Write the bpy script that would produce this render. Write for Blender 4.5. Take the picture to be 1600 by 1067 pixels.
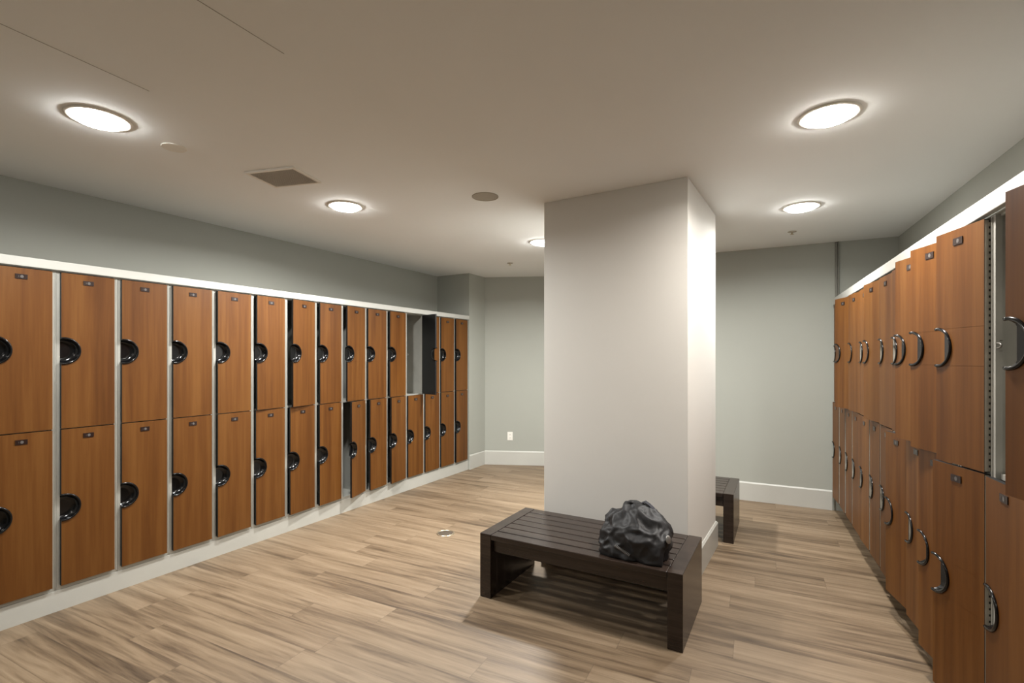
import bpy, bmesh, math, random
from mathutils import Vector, Matrix, noise
random.seed(7)
C = bpy.context.scene.collection
for o in list(bpy.data.objects): bpy.data.objects.remove(o)

# ------------------------------------------------------------------ camera, world, exposure
CAMH, CEIL = 1.5, 2.65
cam = bpy.data.cameras.new('camera'); co = bpy.data.objects.new('camera', cam); C.objects.link(co)
co.location = (0, 0, CAMH); co.rotation_euler = (math.radians(90), 0, 0)
cam.sensor_width = 36; cam.sensor_fit = 'HORIZONTAL'; cam.lens = 770/1600*36
cam.shift_y = (560-533.5)/1600
cam.clip_start = 0.02
bpy.context.scene.camera = co
w = bpy.data.worlds.new('world'); bpy.context.scene.world = w; w.use_nodes = True
w.node_tree.nodes['Background'].inputs[0].default_value = (0.02, 0.02, 0.02, 1)
w.node_tree.nodes['Background'].inputs[1].default_value = 0.2
vs = bpy.context.scene.view_settings
vs.view_transform = 'Standard'; vs.look = 'None'; vs.gamma = 1; vs.use_curve_mapping = False
vs.exposure = 1.55

# ceiling lamps: (x, y, watts, colour) ; the first five are in view, the rest are unseen, added behind the camera as weak fill
COOL, WARM = (0.985, 0.985, 0.96), (1.0, 0.94, 0.88)
LAMPS = [(-1.978, 2.361, 8.5, COOL, 'recessed downlight nearest the left wall lockers, largest on the left'),
         (-1.257, 3.72, 22, COOL, 'smaller recessed downlight left of centre, beyond the square ceiling vent'),
         (1.498, 2.33, 14, WARM, 'large warm recessed downlight in front of the right lockers, nearest on the right'),
         (2.193, 3.736, 10.5, COOL, 'recessed downlight over the passage right of the square column'),
         (0.297, 4.865, 33, COOL, 'far recessed downlight half hidden behind the upper left edge of the column'),
         (-2.75, 0.95, 1, WARM, 'unseen downlight added as fill behind the camera near the left wall'),
         (-0.45, -0.6, 1.5, WARM, 'unseen downlight added as fill in the ceiling behind the camera')]

# ------------------------------------------------------------------ materials
def newmat(name):
    m = bpy.data.materials.new(name); m.use_nodes = True
    nt = m.node_tree; b = nt.nodes['Principled BSDF']
    return m, nt, b
def N(nt, t, **k):
    n = nt.nodes.new(t)
    for a, v in k.items(): setattr(n, a, v)
    return n
def ramp(nt, stops):
    r = N(nt, 'ShaderNodeValToRGB'); e = r.color_ramp.elements
    e[0].position, e[0].color = stops[0][0], (*stops[0][1], 1)
    e[1].position, e[1].color = stops[-1][0], (*stops[-1][1], 1)
    for p, c in stops[1:-1]:
        x = e.new(p); x.color = (*c, 1)
    return r
def plain(name, col, rough=.5, metal=0., spec=.5, bump=0., bscale=40., vary=.06, vscale=3.):
    m, nt, b = newmat(name); L = nt.links
    tc = N(nt, 'ShaderNodeTexCoord'); nz = N(nt, 'ShaderNodeTexNoise')
    nz.inputs['Scale'].default_value = vscale; nz.inputs['Detail'].default_value = 4
    L.new(tc.outputs['Object'], nz.inputs['Vector'])
    lo = tuple(c*(1-vary) for c in col); hi = tuple(min(1, c*(1+vary)) for c in col)
    r = ramp(nt, [(.3, lo), (.7, hi)]); L.new(nz.outputs['Fac'], r.inputs[0]); L.new(r.outputs[0], b.inputs['Base Color'])
    b.inputs['Roughness'].default_value = rough; b.inputs['Metallic'].default_value = metal
    b.inputs['Specular IOR Level'].default_value = spec
    if bump:
        n2 = N(nt, 'ShaderNodeTexNoise'); n2.inputs['Scale'].default_value = bscale; n2.inputs['Detail'].default_value = 3
        bp = N(nt, 'ShaderNodeBump'); bp.inputs['Strength'].default_value = bump; bp.inputs['Distance'].default_value = .004
        L.new(tc.outputs['Object'], n2.inputs['Vector']); L.new(n2.outputs['Fac'], bp.inputs['Height']); L.new(bp.outputs[0], b.inputs['Normal'])
    return m
def emis(name, col, s):
    m, nt, b = newmat(name)
    b.inputs['Base Color'].default_value = (.8, .8, .8, 1)
    b.inputs['Emission Color'].default_value = (*col, 1); b.inputs['Emission Strength'].default_value = s
    return m
def wood(name, dark, mid, light, rough=.38, sz=(34, 34, 1.6), spec=.5):
    m, nt, b = newmat(name); L = nt.links
    tc = N(nt, 'ShaderNodeTexCoord'); mp = N(nt, 'ShaderNodeMapping'); mp.inputs['Scale'].default_value = sz
    oi = N(nt, 'ShaderNodeObjectInfo'); ml = N(nt, 'ShaderNodeMath', operation='MULTIPLY'); ml.inputs[1].default_value = 37
    cb = N(nt, 'ShaderNodeCombineXYZ')
    L.new(oi.outputs['Random'], ml.inputs[0])
    for i in range(3): L.new(ml.outputs[0], cb.inputs[i])
    L.new(cb.outputs[0], mp.inputs['Location']); L.new(tc.outputs['Object'], mp.inputs['Vector'])
    n1 = N(nt, 'ShaderNodeTexNoise'); n1.inputs['Scale'].default_value = 1; n1.inputs['Detail'].default_value = 6; n1.inputs['Roughness'].default_value = .6
    n1.inputs['Distortion'].default_value = .25
    mp2 = N(nt, 'ShaderNodeMapping'); mp2.inputs['Scale'].default_value = (sz[0]*.28, sz[1]*.28, sz[2]*.25)
    n2 = N(nt, 'ShaderNodeTexNoise'); n2.inputs['Scale'].default_value = 1; n2.inputs['Detail'].default_value = 3
    L.new(mp.outputs[0], n1.inputs['Vector'])
    L.new(cb.outputs[0], mp2.inputs['Location']); L.new(tc.outputs['Object'], mp2.inputs['Vector']); L.new(mp2.outputs[0], n2.inputs['Vector'])
    mx = N(nt, 'ShaderNodeMath', operation='ADD'); h = N(nt, 'ShaderNodeMath', operation='MULTIPLY'); h.inputs[1].default_value = .5
    L.new(n1.outputs['Fac'], mx.inputs[0]); L.new(n2.outputs['Fac'], mx.inputs[1]); L.new(mx.outputs[0], h.inputs[0])
    r = ramp(nt, [(.36, dark), (.5, mid), (.64, light)]); L.new(h.outputs[0], r.inputs[0]); L.new(r.outputs[0], b.inputs['Base Color'])
    b.inputs['Roughness'].default_value = rough; b.inputs['Specular IOR Level'].default_value = spec
    return m

def floor_material():
    m, nt, b = newmat('vinyl_plank_floor'); L = nt.links
    tc = N(nt, 'ShaderNodeTexCoord'); mp = N(nt, 'ShaderNodeMapping')
    mp.inputs['Rotation'].default_value = (0, 0, math.radians(26.5))
    L.new(tc.outputs['Object'], mp.inputs['Vector'])
    sp = N(nt, 'ShaderNodeSeparateXYZ'); L.new(mp.outputs[0], sp.inputs[0])
    def M(op, a, b2=None, c=None):
        n = N(nt, 'ShaderNodeMath', operation=op)
        for i, v in enumerate((a, b2, c)):
            if v is None: continue
            if isinstance(v, (int, float)): n.inputs[i].default_value = v
            else: L.new(v, n.inputs[i])
        return n.outputs[0]
    PW, PL = .18, 1.22
    yr = M('DIVIDE', sp.outputs[1], PW); row = M('FLOOR', yr); fy = M('FRACT', yr)
    wn = N(nt, 'ShaderNodeTexWhiteNoise', noise_dimensions='1D'); L.new(row, wn.inputs['W'])
    xo = M('ADD', M('DIVIDE', sp.outputs[0], PL), M('MULTIPLY', wn.outputs['Value'], 5.3)); col = M('FLOOR', xo); fx = M('FRACT', xo)
    cb = N(nt, 'ShaderNodeCombineXYZ'); L.new(row, cb.inputs[0]); L.new(col, cb.inputs[1])
    w2 = N(nt, 'ShaderNodeTexWhiteNoise', noise_dimensions='2D'); L.new(cb.outputs[0], w2.inputs['Vector'])
    rnd = w2.outputs['Value']
    # streaky grain, a different piece per plank
    c2 = N(nt, 'ShaderNodeCombineXYZ')
    L.new(M('MULTIPLY', sp.outputs[0], 1.1), c2.inputs[0]); L.new(M('MULTIPLY', sp.outputs[1], 17.), c2.inputs[1]); L.new(M('MULTIPLY', rnd, 60.), c2.inputs[2])
    n1 = N(nt, 'ShaderNodeTexNoise'); n1.inputs['Scale'].default_value = 1.; n1.inputs['Detail'].default_value = 7; n1.inputs['Roughness'].default_value = .62; n1.inputs['Distortion'].default_value = .5
    L.new(c2.outputs[0], n1.inputs['Vector'])
    c3 = N(nt, 'ShaderNodeCombineXYZ')
    L.new(M('MULTIPLY', sp.outputs[0], 5.), c3.inputs[0]); L.new(M('MULTIPLY', sp.outputs[1], 90.), c3.inputs[1]); L.new(M('MULTIPLY', rnd, 90.), c3.inputs[2])
    n2 = N(nt, 'ShaderNodeTexNoise'); n2.inputs['Scale'].default_value = 1.; n2.inputs['Detail'].default_value = 5
    L.new(c3.outputs[0], n2.inputs['Vector'])
    v = M('ADD', M('MULTIPLY', n1.outputs['Fac'], .80), M('MULTIPLY', n2.outputs['Fac'], .20))
    v = M('ADD', v, M('MULTIPLY', M('SUBTRACT', rnd, .5), .13))
    r = ramp(nt, [(.30, (.056, .036, .020)), (.40, (.112, .075, .043)), (.51, (.180, .127, .077)), (.68, (.250, .184, .118))])
    L.new(v, r.inputs[0])
    # joints
    def edge(f, wd): return M('LESS_THAN', M('MINIMUM', f, M('SUBTRACT', 1., f)), wd)
    j = M('MAXIMUM', edge(fy, .008), edge(fx, .0012))
    mx = N(nt, 'ShaderNodeMix', data_type='RGBA'); L.new(M('MULTIPLY', j, .45), mx.inputs[0]); L.new(r.outputs[0], mx.inputs[6]); mx.inputs[7].default_value = (.06, .04, .025, 1)
    L.new(mx.outputs[2], b.inputs['Base Color'])
    L.new(M('ADD', M('MULTIPLY', n2.outputs['Fac'], .25), .38), b.inputs['Roughness'])
    bp = N(nt, 'ShaderNodeBump'); bp.inputs['Strength'].default_value = .15; bp.inputs['Distance'].default_value = .002
    L.new(v, bp.inputs['Height']); L.new(bp.outputs[0], b.inputs['Normal'])
    return m

M_floor = floor_material()
M_ceil = plain('ceiling_paint', (.87, .89, .89), .85, bump=.06, bscale=180, vary=.02, vscale=1)
M_wall = plain('sage_grey_wall_paint', (.345, .352, .312), .75, bump=.08, bscale=220, vary=.02, vscale=1)
M_col = plain('off_white_column_paint', (.64, .625, .585), .7, bump=.08, bscale=220, vary=.02, vscale=1)
M_base = plain('baseboard_paint', (.47, .465, .425), .4, vary=.03)
M_trim = plain('cream_trim_paint', (.47, .465, .43), .35, vary=.03)
M_toe = plain('shaded_brown_vinyl_toe_kick', (.05, .036, .026), .5, vary=.1)  # brown base, with the shade below the doors put into its dark colour
M_door = wood('cherry_laminate', (.082, .0265, .003), (.118, .042, .0062), (.150, .060, .0115), .48, (30, 30, 1.3), .28)
M_dback = plain('black_door_back', (.0035, .0035, .004), .45, vary=.1)
M_metal = plain('painted_locker_metal', (.40, .395, .36), .42, .25, vary=.10, vscale=6)
M_hinge = plain('hinge_metal', (.55, .52, .45), .35, .5, vary=.1, vscale=20)
M_hole = plain('hinge_dark', (.03, .028, .025), .6)
M_gloss = plain('glossy_black_plastic', (.004, .004, .0045), .17, spec=.4, vary=.1)
M_plate = plain('dark_brown_plate', (.018, .008, .006), .3, vary=.1)
M_mark = plain('plate_grey_mark', (.11, .10, .095), .4)
M_latch = plain('zinc_latch', (.20, .19, .17), .4, .6)
M_bench = wood('espresso_bench_wood', (.016, .010, .008), (.026, .017, .013), (.040, .027, .021), .27, (3, 60, 60))
M_bag = plain('black_nylon', (.0055, .0055, .0065), .56, bump=.12, bscale=60, vary=.3, vscale=8)
M_bagt = plain('black_bag_mesh', (.012, .012, .02), .7, vary=.3, vscale=8)
M_zip = plain('zip_teeth_metal', (.35, .34, .33), .3, .7)
M_white = plain('white_plastic', (.80, .78, .72), .35, vary=.02)
M_slot = plain('outlet_dark_slot', (.05, .05, .045), .5)
M_vent = plain('vent_grille_metal', (.50, .47, .42), .5, .1, vary=.05)
M_ventd = plain('vent_dark', (.17, .155, .13), .8)
M_spk = plain('speaker_mesh', (.40, .37, .31), .7, bump=.3, bscale=600)
M_ring = plain('downlight_trim_white', (.80, .77, .70), .4)
M_brass = plain('worn_brass', (.50, .42, .30), .3, .85, vary=.15, vscale=25)
M_cap = plain('dull_floor_cap', (.06, .045, .03), .6, 0., vary=.1)
M_strip = plain('grey_metal_strip', (.16, .155, .13), .45, .2)
M_topdark = plain('bounce_cutting_locker_top', (.09, .075, .06), .9)  # unseen locker tops, made dark to keep bounced light off the ceiling
M_joint = plain('ceiling_joint', (.36, .35, .33), .8)
M_lens = emis('downlight_lens', (1., .98, .94), 33)
M_lensw = emis('downlight_lens_warm', (1., .95, .88), 30)

# ------------------------------------------------------------------ helpers
def obj(name, bm, mats, parent=None, loc=(0, 0, 0), rz=0., smooth=False, bevel=0., seg=2):
    me = bpy.data.meshes.new(name); bmesh.ops.recalc_face_normals(bm, faces=bm.faces[:]); bm.to_mesh(me); bm.free()
    for m in (mats if isinstance(mats, (list, tuple)) else [mats]): me.materials.append(m)
    if smooth:
        for p in me.polygons: p.use_smooth = True
    o = bpy.data.objects.new(name, me); C.objects.link(o)
    o.location = loc; o.rotation_euler = (0, 0, rz)
    if parent: o.parent = parent
    if bevel:
        b = o.modifiers.new('bevel', 'BEVEL'); b.width = bevel; b.segments = seg; b.limit_method = 'ANGLE'; b.angle_limit = math.radians(40)
    return o
def empty(name, loc=(0, 0, 0), rz=0.):
    o = bpy.data.objects.new(name, None); C.objects.link(o); o.location = loc; o.rotation_euler = (0, 0, rz); o.empty_display_size = .1
    return o
def tag(o, label, cat, group=None):
    o['label'] = label; o['category'] = cat
    if group: o['group'] = group
    return o
def struct(name, bm, m, **k):
    o = obj(name, bm, m, **k); o['kind'] = 'structure'; return o
def box(bm, x0, y0, z0, x1, y1, z1, mi=0, M=None):
    vs_ = [bm.verts.new((x, y, z)) for z in (z0, z1) for (x, y) in ((x0, y0), (x1, y0), (x1, y1), (x0, y1))]
    if M is not None:
        for v in vs_: v.co = M @ v.co
    for f in ((0, 3, 2, 1), (4, 5, 6, 7), (0, 1, 5, 4), (1, 2, 6, 5), (2, 3, 7, 6), (3, 0, 4, 7)):
        bm.faces.new([vs_[i] for i in f]).material_index = mi
    return bm
def prism(bm, pts, z0, z1, mi=0):
    lo = [bm.verts.new((x, y, z0)) for x, y in pts]; hi = [bm.verts.new((x, y, z1)) for x, y in pts]
    n = len(pts)
    bm.faces.new(lo[::-1]).material_index = mi; bm.faces.new(hi).material_index = mi
    for i in range(n): bm.faces.new((lo[i], lo[(i+1) % n], hi[(i+1) % n], hi[i])).material_index = mi
    return bm
def lathe(bm, prof, n=32, c=(0, 0, 0), mi=0):
    rings = []
    for r, z in prof:
        if r <= 1e-6: rings.append([bm.verts.new((c[0], c[1], c[2]+z))])
        else: rings.append([bm.verts.new((c[0]+r*math.cos(2*math.pi*i/n), c[1]+r*math.sin(2*math.pi*i/n), c[2]+z)) for i in range(n)])
    for a, b in zip(rings, rings[1:]):
        for i in range(n):
            j = (i+1) % n
            if len(a) == 1 and len(b) == 1: continue
            if len(a) == 1: f = (a[0], b[j], b[i])
            elif len(b) == 1: f = (a[i], a[j], b[0])
            else: f = (a[i], a[j], b[j], b[i])
            bm.faces.new(f).material_index = mi
    return bm
def tube(bm, pts, r, n=8, closed=False, mi=0):
    pts = [Vector(p) for p in pts]; rings = []; m = len(pts); up = Vector((0, 0, 1))
    prev = None
    for i, p in enumerate(pts):
        if closed: t = (pts[(i+1) % m]-pts[i-1])
        else: t = pts[min(i+1, m-1)]-pts[max(i-1, 0)]
        t.normalize()
        a = prev if prev is not None else (up if abs(t.z) < .9 else Vector((1, 0, 0)))
        s = t.cross(a); 
        if s.length < 1e-5: s = t.cross(Vector((1, 0, 0)))
        s.normalize(); b_ = s.cross(t).normalized(); prev = b_
        rr = r[i] if isinstance(r, (list, tuple)) else r
        rings.append([bm.verts.new(p+(s*math.cos(2*math.pi*k/n)+b_*math.sin(2*math.pi*k/n))*rr) for k in range(n)])
    for i in range(m if closed else m-1):
        a, b2 = rings[i], rings[(i+1) % m]
        for k in range(n): bm.faces.new((a[k], a[(k+1) % n], b2[(k+1) % n], b2[k])).material_index = mi
    if not closed:
        bm.faces.new(rings[0][::-1]).material_index = mi; bm.faces.new(rings[-1]).material_index = mi
    return bm

V2 = lambda x, y: Vector((x, y, 0))
# ------------------------------------------------------------------ room axes measured on the floor
AL, uL = V2(-2.804, 2.699), V2(.4907, .8713).normalized(); nL = V2(uL.y, -uL.x)      # left locker face and its outward normal
AR, uR = V2(1.95, 2.278), V2(.426, .9047).normalized(); nR = V2(-uR.y, uR.x)          # right locker face
RECL, RECR = .54, .525
TL_END = .2207+.30535*14+.04
TR_END = -.544+.305*11+.02
LOCKTOP = 2.02

# ------------------------------------------------------------------ shell
def wallslab(name, a, b, side, z0=0, z1=CEIL, th=.12, mat=None):
    """vertical slab from a to b; side = unit vector pointing away from the room"""
    bm = bmesh.new(); prism(bm, [(a.x, a.y), (b.x, b.y), (b.x+side.x*th, b.y+side.y*th), (a.x+side.x*th, a.y+side.y*th)], z0, z1)
    return struct(name, bm, mat or M_wall)
def ext(a, u, t): return a+u*t
Lrec = AL-nL*RECL; Rrec = AR-nR*RECR
TREAR = -6.0
cornerL = V2(-.395, 7.0)
# floor and ceiling: footprint of the room
fp = [(-7.2, -3.4), (1.6, -5.6), (4.6, 1.2), (4.9, 5.2), (1.7, 7.4), (-1.6, 7.6), (-3.6, 4.0)]
struct('floor', prism(bmesh.new(), fp, -.08, 0), M_floor)
struct('ceiling', prism(bmesh.new(), fp, CEIL, CEIL+.1), M_ceil)
wallslab('wall_left', ext(Lrec, uL, TREAR), ext(Lrec, uL, TL_END), -nL)
# nib closing the locker run, flush with the locker faces
a = ext(AL, uL, TL_END); tE = (cornerL-AL).dot(uL)
p = [a, ext(AL, uL, tE), ext(AL, uL, tE)-nL*(RECL+.12), a-nL*(RECL+.12)]
struct('wall_left_end', prism(bmesh.new(), [(q.x, q.y) for q in p], 0, CEIL), M_wall)
dB = V2(1, -.11).normalized()
wallslab('wall_back', cornerL-dB*.6, cornerL+dB*1.9, V2(-dB.y, dB.x))
dR = V2(1, -.5).normalized(); PR = V2(3.205, 4.862)
def backR(x): return PR+dR*((x-3.205)/dR.x)
wallslab('wall_back_right', backR(1.35), backR(3.95), V2(-dR.y, dR.x))
b0 = backR(1.35); wallslab('wall_back_return', V2(b0.x, b0.y+.02), V2(1.47, 6.9), V2(1, .1).normalized())
wallslab('wall_right', ext(Rrec, uR, -7.2), ext(Rrec, uR, 2.95), -nR)
ra = ext(Lrec, uL, TREAR+.4); rb = ext(Rrec, uR, -7.0)
rd = (rb-ra).normalized(); wallslab('wall_rear', ra-rd*.2, rb+rd*.2, V2(rd.y, -rd.x))

# baseboards with a small bevelled cap
def baseboard(name, a, b, out, h=.195, th=.016):
    d = (b-a).normalized(); L = (b-a).length
    bm = bmesh.new(); rz = math.atan2(d.y, d.x)
    s = 1 if (V2(-d.y, d.x)-out).length < 1 else -1
    y0, y1 = 0., th*s
    prof = [(0, 0), (y1, 0), (y1, h-.012), (y1*.45, h), (0, h)]
    v0 = [bm.verts.new((0, y, z)) for y, z in prof]; v1 = [bm.verts.new((L, y, z)) for y, z in prof]
    bm.faces.new(v0); bm.faces.new(v1[::-1])
    for i in range(5): bm.faces.new((v0[i], v0[(i+1) % 5], v1[(i+1) % 5], v1[i]))
    return struct(name, bm, M_base, loc=(a.x, a.y, 0), rz=rz)
baseboard('baseboard_left_end', ext(AL, uL, TL_END+.002), cornerL, nL)
baseboard('baseboard_back', cornerL, cornerL+dB*1.75, V2(dB.y, -dB.x))
baseboard('baseboard_back_right', backR(1.37), backR(3.17), V2(dR.y, -dR.x))

# square column
PFL, PFR = V2(.237, 3.644), V2(1.113, 3.118); g = V2(.529, .8486)*.98
PBL, PBR = PFL+g, PFR+g
bmc = bmesh.new(); prism(bmc, [(q.x, q.y) for q in (PFL, PFR, PBR, PBL)], 0, CEIL)
colm = struct('column', bmc, M_col, bevel=.003)
def grown(k):
    c = (PFL+PBR)/2; out = []
    e = (PFR-PFL).normalized(); gg = g.normalized()
    return [PFL-e*k-gg*k, PFR+e*k-gg*k, PBR+e*k+gg*k, PBL-e*k+gg*k]
bmc = bmesh.new()
lo = [(q.x, q.y) for q in grown(.016)]; hi = [(q.x, q.y) for q in grown(.006)]
v = [[bmc.verts.new((x, y, z)) for x, y in P] for P, z in ((lo, 0), (lo, .183), (hi, .197))]
bmc.faces.new(v[0][::-1]); bmc.faces.new(v[2])
for k in (0, 1):
    for i in range(4): bmc.faces.new((v[k][i], v[k][(i+1) % 4], v[k+1][(i+1) % 4], v[k+1][i]))
struct('baseboard_column', bmc, M_base)

# metal strip on the back right wall above the lockers
bm = bmesh.new(); box(bm, -.016, -.012, 0, .002, 0, CEIL-2.09); box(bm, .005, -.02, 0, .016, 0, CEIL-2.09)
struct('trim_3', bm, M_strip, loc=(PR.x, PR.y, 2.088), rz=math.atan2(dR.y, dR.x))
# hairline joints in the ceiling board
for i, (x0, y0, x1, y1) in enumerate(((-1.80, 1.60, -1.56, 2.12), (-1.02, 1.56, -.86, 1.86))):
    d = V2(x1-x0, y1-y0); bm = box(bmesh.new(), 0, -.0012, -.0012, d.length, .0012, 0)
    struct('trim_%d' % (4+i), bm, M_joint, loc=(x0, y0, CEIL), rz=math.atan2(d.y, d.x))

# ------------------------------------------------------------------ lockers (local x: hinge side -> handle side, y: into the room, z: up)
P, W, T, HD = .305, .265, .018, .927
ZL, ZU, FX = .150, 1.083, .0225
CYH, RH = .4625, .075       # handle centre height above the door bottom, radius
def door_bm():
    bm = bmesh.new()
    cx = W-.012; a0 = math.acos(.012/RH)
    arc = [(cx+RH*math.cos(t), CYH+RH*math.sin(t)) for t in [a0+(2*math.pi-2*a0)*k/28 for k in range(29)]]
    # rows of (free edge x, z): below the finger notch, round it, above it
    rows = [(W, 0)] + [(min(x, W), z) for x, z in arc[::-1]] + [(W, HD)]
    f = [(bm.verts.new((0, T, z)), bm.verts.new((x, T, z))) for x, z in rows]
    b = [(bm.verts.new((0, 0, z)), bm.verts.new((x, 0, z))) for x, z in rows]
    for i in range(len(rows)-1):
        bm.faces.new((f[i][0], f[i][1], f[i+1][1], f[i+1][0])).material_index = 0
        bm.faces.new((b[i][0], b[i+1][0], b[i+1][1], b[i][1])).material_index = 1
        bm.faces.new((f[i][1], b[i][1], b[i+1][1], f[i+1][1])).material_index = 1
        bm.faces.new((f[i][0], f[i+1][0], b[i+1][0], b[i][0])).material_index = 1
    bm.faces.new((f[0][0], b[0][0], b[0][1], f[0][1])).material_index = 1
    bm.faces.new((f[-1][0], f[-1][1], b[-1][1], b[-1][0])).material_index = 1
    return bm
def handle_bm():
    bm = bmesh.new(); cx = W-.012; a0 = math.acos(.012/RH); n = 30
    O = Vector((W, 0, CYH)); D = .030
    S = [0, .3, .55, .72, .82, .9, .96, 1.0]
    def dep(s): return T - D*(1 if s < .7 else max(0, 1-((s-.7)/.3)**2.2))
    for sh in (0, -.002):
        rows = []
        for k in range(n+1):
            t = a0+(2*math.pi-2*a0)*k/n
            e = Vector((cx+RH*math.cos(t), 0, CYH+RH*math.sin(t)))
            rows.append([bm.verts.new(((O+(e-O)*s).x, dep(s)+sh, (O+(e-O)*s).z)) for s in S])
        for k in range(n):
            for j in range(len(S)-1):
                bm.faces.new((rows[k][j], rows[k][j+1], rows[k+1][j+1], rows[k+1][j]))
    bmesh.ops.remove_doubles(bm, verts=bm.verts[:], dist=.00005)
    # raised rim
    rim = []
    for k in range(n+1):
        t = a0+(2*math.pi-2*a0)*k/n
        rim.append((cx+(RH+.001)*math.cos(t), T+.002, CYH+(RH+.001)*math.sin(t)))
    tube(bm, rim, .0062, 8)
    return bm
def plate_bm():
    bm = bmesh.new(); cx = .135
    box(bm, cx-.026, T, HD-.062, cx+.026, T+.003, HD-.035)
    # light oval badge in the middle
    c = [bm.verts.new((cx-.002+.0075*math.cos(a), T+.0036, HD-.0485+.0085*math.sin(a))) for a in [2*math.pi*k/16 for k in range(16)]]
    bm.faces.new(c).material_index = 1
    box(bm, cx+.011, T+.003, HD-.053, cx+.0125, T+.0036, HD-.044, 1)
    return bm
def hinge_bm():
    bm = bmesh.new(); n = 40; s = (HD-.01)/n
    box(bm, -.0014, .0015, .004, -.0002, T-.0015, HD-.004, 0)
    for k in range(n):
        z = .005+k*s
        box(bm, -.0034, -.001, z, -.0014, .005, z+s*.62, 0)
        box(bm, -.0024, -.0005, z+s*.62, -.0014, .0045, z+s, 1)
    return bm
def carcass_bm(dep, top=LOCKTOP, zb=.125):
    bm = bmesh.new(); y1, y0 = -.002, -dep; th = .004
    box(bm, .0005, y0, zb, th, y1, top); box(bm, P-th, y0, zb, P-.0005, y1, top)          # side panels
    box(bm, th, y0, zb, P-th, y0+.004, top)                                              # back
    box(bm, .0005, y0, top, P-.0005, y1-.003, top+.0008, 1)  # unseen dark top sheet, added to cut bounce onto the ceiling
    box(bm, th, y0+.004, zb, P-th, y1, zb+.004); box(bm, th, y0+.004, top-.004, P-th, y1, top)
    zm = (ZL+HD+ZU)/2
    box(bm, th, y0+.004, zm-.003, P-th, y1-.02, zm+.003)                                  # middle shelf
    box(bm, th, y1-.02, zb+.004, FX-.002, y1, top-.004); box(bm, P-.0165, y1-.02, zb+.004, P-th, y1, top-.004)   # front posts
    box(bm, FX-.002, y1-.03, zm-.010, P-.0165, y1-.014, zm+.010)                              # rails
    box(bm, FX-.002, y1-.016, zb+.004, P-.0165, y1, zb+.026); box(bm, FX-.002, y1-.03, top-.012, P-.0165, y1-.014, top-.004)
    box(bm, .0015, y1, zb+.01, .008, y1+.003, top-.01)                                  # folded lip
    return bm
def latch_bm():
    bm = bmesh.new(); x = P-.0165
    lp = [(x-.004-.030*math.sin(t), -.006, CYH+.009*math.cos(t)) for t in [math.pi*k/8 for k in range(9)]]
    tube(bm, [(x, -.006, CYH+.009)]+lp+[(x, -.006, CYH-.009)], .003, 8)
    for dz in (-.020, .018):
        lathe(bm, [(0, .002), (.0035, .002), (.004, 0), (0, 0)], 10, (x-.004, -.016, CYH+dz))
    return bm
proto = {}
def mk(name, bm, mats, smooth=False, bevel=0):
    o = obj(name, bm, mats, smooth=smooth, bevel=bevel); proto[name] = o; C.objects.unlink(o); return o
mk('door', door_bm(), [M_door, M_dback]); mk('handle', handle_bm(), M_gloss, True)
mk('number_plate', plate_bm(), [M_plate, M_mark]); mk('hinge', hinge_bm(), [M_hinge, M_hole])
mk('carcass', carcass_bm(.49), [M_metal, M_topdark]); mk('latch', latch_bm(), M_latch, True)
def part(kind, parent, loc=(0, 0, 0), rz=0.):
    o = proto[kind].copy(); C.objects.link(o); o.parent = parent; o.location = loc; o.rotation_euler = (0, 0, rz); return o
def locker(org, rz, up, lo, label, group):
    """up / lo: how far each door stands open in degrees; None = no door hung"""
    r = empty('locker', org, rz); tag(r, label, 'locker', group)
    part('carcass', r)
    for z, ang in ((ZU, up), (ZL, lo)):
        if ang is not None:
            d = part('door', r, (FX, 0, z), math.radians(ang))
            part('handle', d); part('number_plate', d); part('hinge', d)
        if ang is None or ang > 60: part('latch', r, (0, 0, z))
    return r

ORD = ['first', 'second', 'third', 'fourth', 'fifth', 'sixth', 'seventh', 'eighth', 'ninth', 'tenth', 'eleventh', 'twelfth', 'thirteenth', 'fourteenth', 'fifteenth']
UPL = [0, 0, 0, 0, 1.5, 4.5, 10.5, 5, 7.75, 1, 3.5, 74, 2.5, 0, 1.5]
LOL = [0, 0, 0, 0, 1.5, 1.5, 4, 4, 18, 7, 7.25, .5, 0, 0, 2]
extraL = {0: ', cut by the photo edge', 6: ', upper door slightly ajar', 8: ', lower door clearly ajar', 11: ', upper door wide open', 12: ', just beyond the open door', 14: ', at the corner wall'}
rzL = math.atan2(-uL.y, -uL.x)
for i in range(15):
    o = ext(AL, uL, .2207+.30535*i+FX) - nL*T
    lab = ORD[i]+' cherry locker from the near end of the left row'+extraL.get(i, '')
    locker(o, rzL, UPL[i], LOL[i], lab, 'two-door lockers along the left wall')
UPR = dict(Y=15.2, Z=None, A=14.5, B=17.5, C=15, D=2.5, E=2.5, F=8.5, G=1.5, H=6.5, I=18, J=0, K=0)
LOR = dict(Y=2, Z=1.5, A=17.5, B=10, C=4, D=9.5, E=1, F=.5, G=1.5, H=.5, I=0, J=0, K=2.5)
rzR = math.atan2(uR.y, uR.x)
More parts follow.
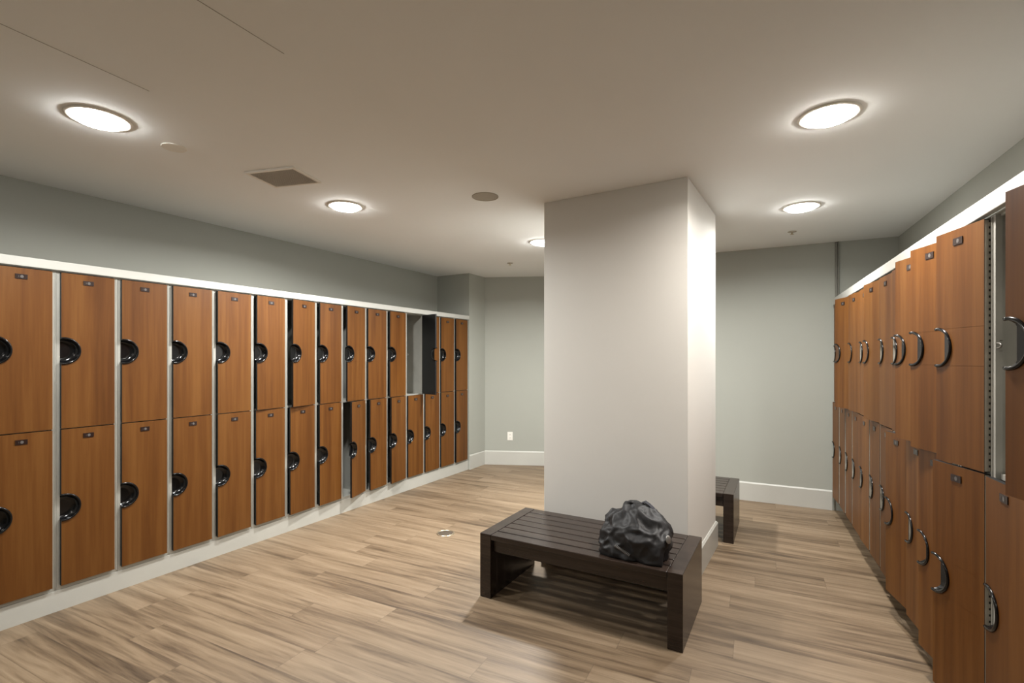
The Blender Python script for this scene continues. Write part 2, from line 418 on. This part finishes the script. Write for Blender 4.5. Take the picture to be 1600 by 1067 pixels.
labR = dict(Y='nearest locker at the photo right edge, upper cherry door standing ajar',
            Z='doorless upper locker showing grey metal inside, near the right edge',
            A='third locker of the right row, large upper door swung ajar beside the doorless one',
            B='fourth locker from the near end of the right row, upper door stepping out ajar',
            C='fifth locker from the near end of the right row, upper door ajar',
            D='sixth right-row locker, its upper door mostly hidden behind the ajar door in front',
            E='seventh right-row locker with closed upper door beside a thin pale post',
            F='eighth locker from the near end of the right row, upper door slightly ajar',
            G='ninth locker from the near end of the right row, upper door closed',
            H='tenth locker from the near end of the right row',
            I='eleventh right-row locker, upper door ajar and hiding the last upper doors',
            J='twelfth right-row locker, next to last before the back wall, lower door seen',
            K='last locker of the right row against the back wall')
for k, c in enumerate('YZABCDEFGHIJK'):
    o = ext(AR, uR, -.544+.305*(k-2)) - nR*T
    locker(o, rzR, UPR[c], LOR[c], labR[c], 'two-door lockers along the right wall')

# plinths, top trim boards
def alongbox(name, A, u, n, t0, t1, y0, y1, z0, z1, mat, bevel=0):
    """box along a locker row; y measured from the closed door face into the room"""
    org = ext(A, u, t0); rz = math.atan2(u.y, u.x); s = 1 if (V2(-u.y, u.x)-n).length < 1 else -1
    ys = sorted((y0*s, y1*s)); bm = box(bmesh.new(), 0, ys[0], z0, t1-t0, ys[1], z1)
    return struct(name, bm, mat, loc=(org.x, org.y, 0), rz=rz, bevel=bevel)
L0 = .2207+.30535*0+FX-P; L1 = TL_END-.002
alongbox('baseboard_left', AL, uL, nL, L0-.3, L1, -.49, -.016, 0, .124, M_base)
alongbox('baseboard_right', AR, uR, nR, -1.154, 2.80, -.49, -.085, 0, .124, M_toe)
alongbox('trim_1', AL, uL, nL, L0-.3, L1+.0, -.020, .004, LOCKTOP+.001, LOCKTOP+.054, M_trim, .003)
alongbox('trim_2', AR, uR, nR, -1.154, 2.835, -.020, .006, LOCKTOP+.001, LOCKTOP+.066, M_trim, .003)

# ------------------------------------------------------------------ benches
def bench(org, rz, label):
    """origin: front left foot; x along the bench, y to the back"""
    L_, D_, H_, ET = 1.231, .61, .40, .078
    r = empty('bench', org, rz); tag(r, label, 'bench', 'slatted benches beside the column')
    for x in (0, L_-ET): obj('end_panel', box(bmesh.new(), x, 0, 0, x+ET, D_, H_), M_bench, r, bevel=.003)
    ns = 7; gap = .008; sw = (D_-gap*(ns-1))/ns
    for k in range(ns):
        y = k*(sw+gap); obj('slat', box(bmesh.new(), ET+.001, y, H_-.034, L_-ET-.001, y+sw, H_-.001), M_bench, r, bevel=.0045)
    obj('apron', box(bmesh.new(), ET+.001, .030, .285, L_-ET-.001, .055, H_-.035), M_bench, r, bevel=.004)
    obj('apron', box(bmesh.new(), ET+.001, D_-.055, .285, L_-ET-.001, D_-.03, H_-.035), M_bench, r, bevel=.004)
    for x in (.42, .80): obj('cross_rail', box(bmesh.new(), x, .056, H_-.075, x+.04, D_-.056, H_-.035), M_bench, r)
    return r
ub = V2(.8697, -.4937).normalized(); vb = V2(.4937, .8697).normalized(); rb_ = math.atan2(ub.y, ub.x)
B1 = V2(-.202, 3.113); bench(B1, rb_, 'near dark slatted wood bench with a black bag on it, in front of the column')
FR2 = V2(1.79, 3.98); r2 = math.radians(-28.8); u2 = V2(math.cos(r2), math.sin(r2))
bench(FR2-u2*1.231, r2, 'far dark wood bench behind the column, only its right end showing')

# ------------------------------------------------------------------ black bag on the near bench
def bag():
    c = B1+ub*.955+vb*.185
    r = empty('bag', (c.x, c.y, .4005), rb_); tag(r, 'crumpled black nylon bag lying on the near slatted bench', 'bag')
    # slumped cloth: angular panels pulled between a few stiff points, then creased
    P_ = [(-.18, -.13, 0), (-.19, .06, 0), (-.12, .14, 0), (.12, .14, 0), (.165, .02, 0), (.160, -.145, 0), (0, -.155, 0), (-.12, -.15, 0),
          (-.195, -.10, .09), (-.190, .0, .195), (-.195, -.03, .05), (.185, -.08, .13), (.185, .03, .165), (0, -.155, .12), (.10, -.155, .09), (-.1, -.150, .07),
          (-.045, .01, .292), (.03, .02, .262), (.145, .03, .222), (.10, .0, .225), (0, .1, .235), (.05, -.09, .215), (-.10, -.08, .19)]
    bm = bmesh.new()
    for p_ in P_: bm.verts.new(p_)
    h_ = bmesh.ops.convex_hull(bm, input=bm.verts[:])
    bmesh.ops.delete(bm, geom=[g_ for g_ in h_['geom_interior'] if isinstance(g_, bmesh.types.BMVert)], context='VERTS')
    for _ in range(6):
        es = [e_ for e_ in bm.edges if e_.calc_length() > .011]
        if not es: break
        bmesh.ops.subdivide_edges(bm, edges=es, cuts=1); bmesh.ops.triangulate(bm, faces=bm.faces[:])
    for _ in range(3): bmesh.ops.smooth_vert(bm, verts=[v for v in bm.verts if v.co.z > .001], factor=.5, use_axis_x=True, use_axis_y=True, use_axis_z=True)
    bm.normal_update(); mv = []
    for v in bm.verts:
        q = v.co*9+Vector((1.7, 3.1, .4)); q += Vector((noise.noise(q*.8), noise.noise(q*.8+Vector((9, 0, 0))), noise.noise(q*.8+Vector((0, 7, 0)))))*.5
        r1 = .28-abs(noise.noise(q)); r2 = .28-abs(noise.noise(q*2.1+Vector((2, 8, 1))))
        dn = .046*r1+.016*r2-.004+.0015*noise.noise(v.co*70)
        mv.append(v.co+v.normal*dn)
    for v, c_ in zip(bm.verts, mv):
        v.co = c_; v.co.z = max(0, v.co.z)
    obj('bag_body', bm, M_bag, r, smooth=True)
    # strap looping over the crown
    pts = [(.03+.10*math.cos(t), -.02+.05*math.sin(t), .228+.050*math.sin(t*1.0)-.05*abs(math.cos(t))) for t in [math.pi*k/14 for k in range(15)]]
    bm = bmesh.new()
    rows = []
    for i, p_ in enumerate(pts):
        p_ = Vector(p_); rows.append([bm.verts.new(p_+Vector((0, -.014, .004))), bm.verts.new(p_+Vector((0, .014, .008))), bm.verts.new(p_+Vector((0, .014, .004))), bm.verts.new(p_+Vector((0, -.014, 0)))])
    for a_, b_ in zip(rows, rows[1:]):
        for k in range(4): bm.faces.new((a_[k], a_[(k+1) % 4], b_[(k+1) % 4], b_[k]))
    bm.faces.new(rows[0]); bm.faces.new(rows[-1][::-1])
    obj('strap', bm, M_bagt, r)
    # short run of zip teeth on the front
    bm = bmesh.new()
    for k in range(12):
        x = -.085+.007*k; box(bm, x, -.174-.001*math.sin(k), .070-.0032*k, x+.003, -.150, .075-.0032*k)
    obj('zipper', bm, M_zip, r)
    bm = bmesh.new(); lathe(bm, [(0, .004), (.012, .003), (.015, 0), (.012, -.003), (0, -.004)], 16)
    bmesh.ops.transform(bm, matrix=Matrix.Rotation(math.radians(75), 4, 'X') @ Matrix.Scale(1.5, 4, (0, 1, 0)), verts=bm.verts[:])
    b_ = obj('buckle', bm, M_zip, r, loc=(.186, -.100, .135), rz=math.radians(38), smooth=True); b_['label'] = 'silver oval buckle'
    return r
bag()

# ------------------------------------------------------------------ ceiling fittings
for i, (x, y, wt, colr, lab) in enumerate(LAMPS):
    r = empty('downlight', (x, y, CEIL)); tag(r, lab, 'ceiling light', 'recessed downlights')
    obj('trim_ring', lathe(bmesh.new(), [(.104, 0), (.130, 0), (.131, -.003), (.126, -.007), (.112, -.008), (.104, -.004), (.104, 0)], 48), M_ring, r, smooth=True)
    obj('lens', lathe(bmesh.new(), [(.104, -.003), (.102, -.012), (.090, -.020), (.05, -.022), (0, -.022)], 48), M_lensw if colr is WARM else M_lens, r, smooth=True)
    ld = bpy.data.lights.new('bulb', 'AREA'); ld.shape = 'DISK'; ld.size = .19; ld.energy = wt; ld.color = colr; ld.spread = math.radians(165)
    lo_ = bpy.data.objects.new('bulb', ld); C.objects.link(lo_); lo_.parent = r; lo_.location = (0, 0, -.0235)

def vent():
    r = empty('ceiling_vent', (-1.443, 3.118, CEIL), math.radians(-15)); tag(r, 'square grey ceiling vent grille between the two left downlights', 'vent')
    a, b, t = .178, .135, .018; bm = bmesh.new()
    box(bm, -a, -b, -.012, a, -b+t, 0); box(bm, -a, b-t, -.012, a, b, 0); box(bm, -a, -b+t, -.012, -a+t, b-t, 0); box(bm, a-t, -b+t, -.012, a, b-t, 0)
    obj('frame', bm, M_ring, r, bevel=.002)
    obj('backing', box(bmesh.new(), -a+t, -b+t, -.002, a-t, b-t, -.0005), M_ventd, r)
    bm = bmesh.new(); n = 22
    for k in range(n):
        x = -a+t+(2*a-2*t)*(k+.2)/n; box(bm, x, -b+t, -.009, x+.006, b-t, -.002)
    for k in range(16):
        y = -b+t+(2*b-2*t)*(k+.2)/16; box(bm, -a+t, y, -.010, a-t, y+.004, -.006)
    obj('grille', bm, M_vent, r)
vent()
tag(obj('concealed_sprinkler', lathe(bmesh.new(), [(0, 0), (.058, 0), (.060, -.004), (.058, -.006), (0, -.006)], 32), M_ring, loc=(-1.84, 2.683, CEIL)), 'round sprinkler cover plate beside the large left downlight', 'sprinkler')
r = empty('ceiling_speaker', (-.19, 3.5, CEIL)); tag(r, 'round flush grey ceiling speaker left of the column', 'speaker')
obj('rim', lathe(bmesh.new(), [(.084, 0), (.094, 0), (.094, -.004), (.086, -.006), (.084, -.003)], 40), M_spk, r, smooth=True)
obj('mesh_cover', lathe(bmesh.new(), [(0, -.004), (.086, -.003)], 40), M_spk, r)
for x, y, lab in ((-.023, 5.94, 'small sprinkler head on the ceiling far left of the column'), (2.54, 4.47, 'small sprinkler head on the ceiling near the right back wall')):
    r = empty('fire_sprinkler', (x, y, CEIL)); tag(r, lab, 'sprinkler')
    obj('escutcheon', lathe(bmesh.new(), [(0, 0), (.036, 0), (.036, -.003), (.018, -.008), (0, -.008)], 24), M_spk, r, smooth=True)
    obj('deflector', lathe(bmesh.new(), [(0, -.008), (.006, -.008), (.006, -.022), (.016, -.023), (.016, -.025), (0, -.025)], 16), M_brass, r)

# ------------------------------------------------------------------ wall outlet, floor cap, crumbs
po = cornerL+dB*.37
r = empty('wall_outlet', (po.x, po.y, .345), math.atan2(dB.y, dB.x)); tag(r, 'white wall outlet low on the back wall left of the column', 'outlet')
obj('cover_plate', box(bmesh.new(), -.037, -.006, 0, .037, 0, .118), M_white, r, bevel=.002)
for z in (.022, .068):
    s = obj('socket', box(bmesh.new(), -.017, -.009, z, .017, -.006, z+.029), M_white, r, bevel=.002)
    bm = bmesh.new(); box(bm, -.008, -.0096, z+.011, -.005, -.009, z+.021); box(bm, .005, -.0096, z+.011, .008, -.009, z+.021); box(bm, -.002, -.0096, z+.003, .002, -.009, z+.007)
    obj('slots', bm, M_slot, s)
r = empty('floor_box', (-.571, 4.23, 0)); tag(r, 'round brass-rimmed floor box cover set in the plank floor', 'floor cap')
obj('rim', lathe(bmesh.new(), [(.062, 0), (.064, .004), (.070, .006), (.076, .004), (.078, 0)], 40), M_brass, r, smooth=True)
obj('lid', lathe(bmesh.new(), [(.062, .002), (.05, .004), (0, .005)], 40), M_cap, r, smooth=True)
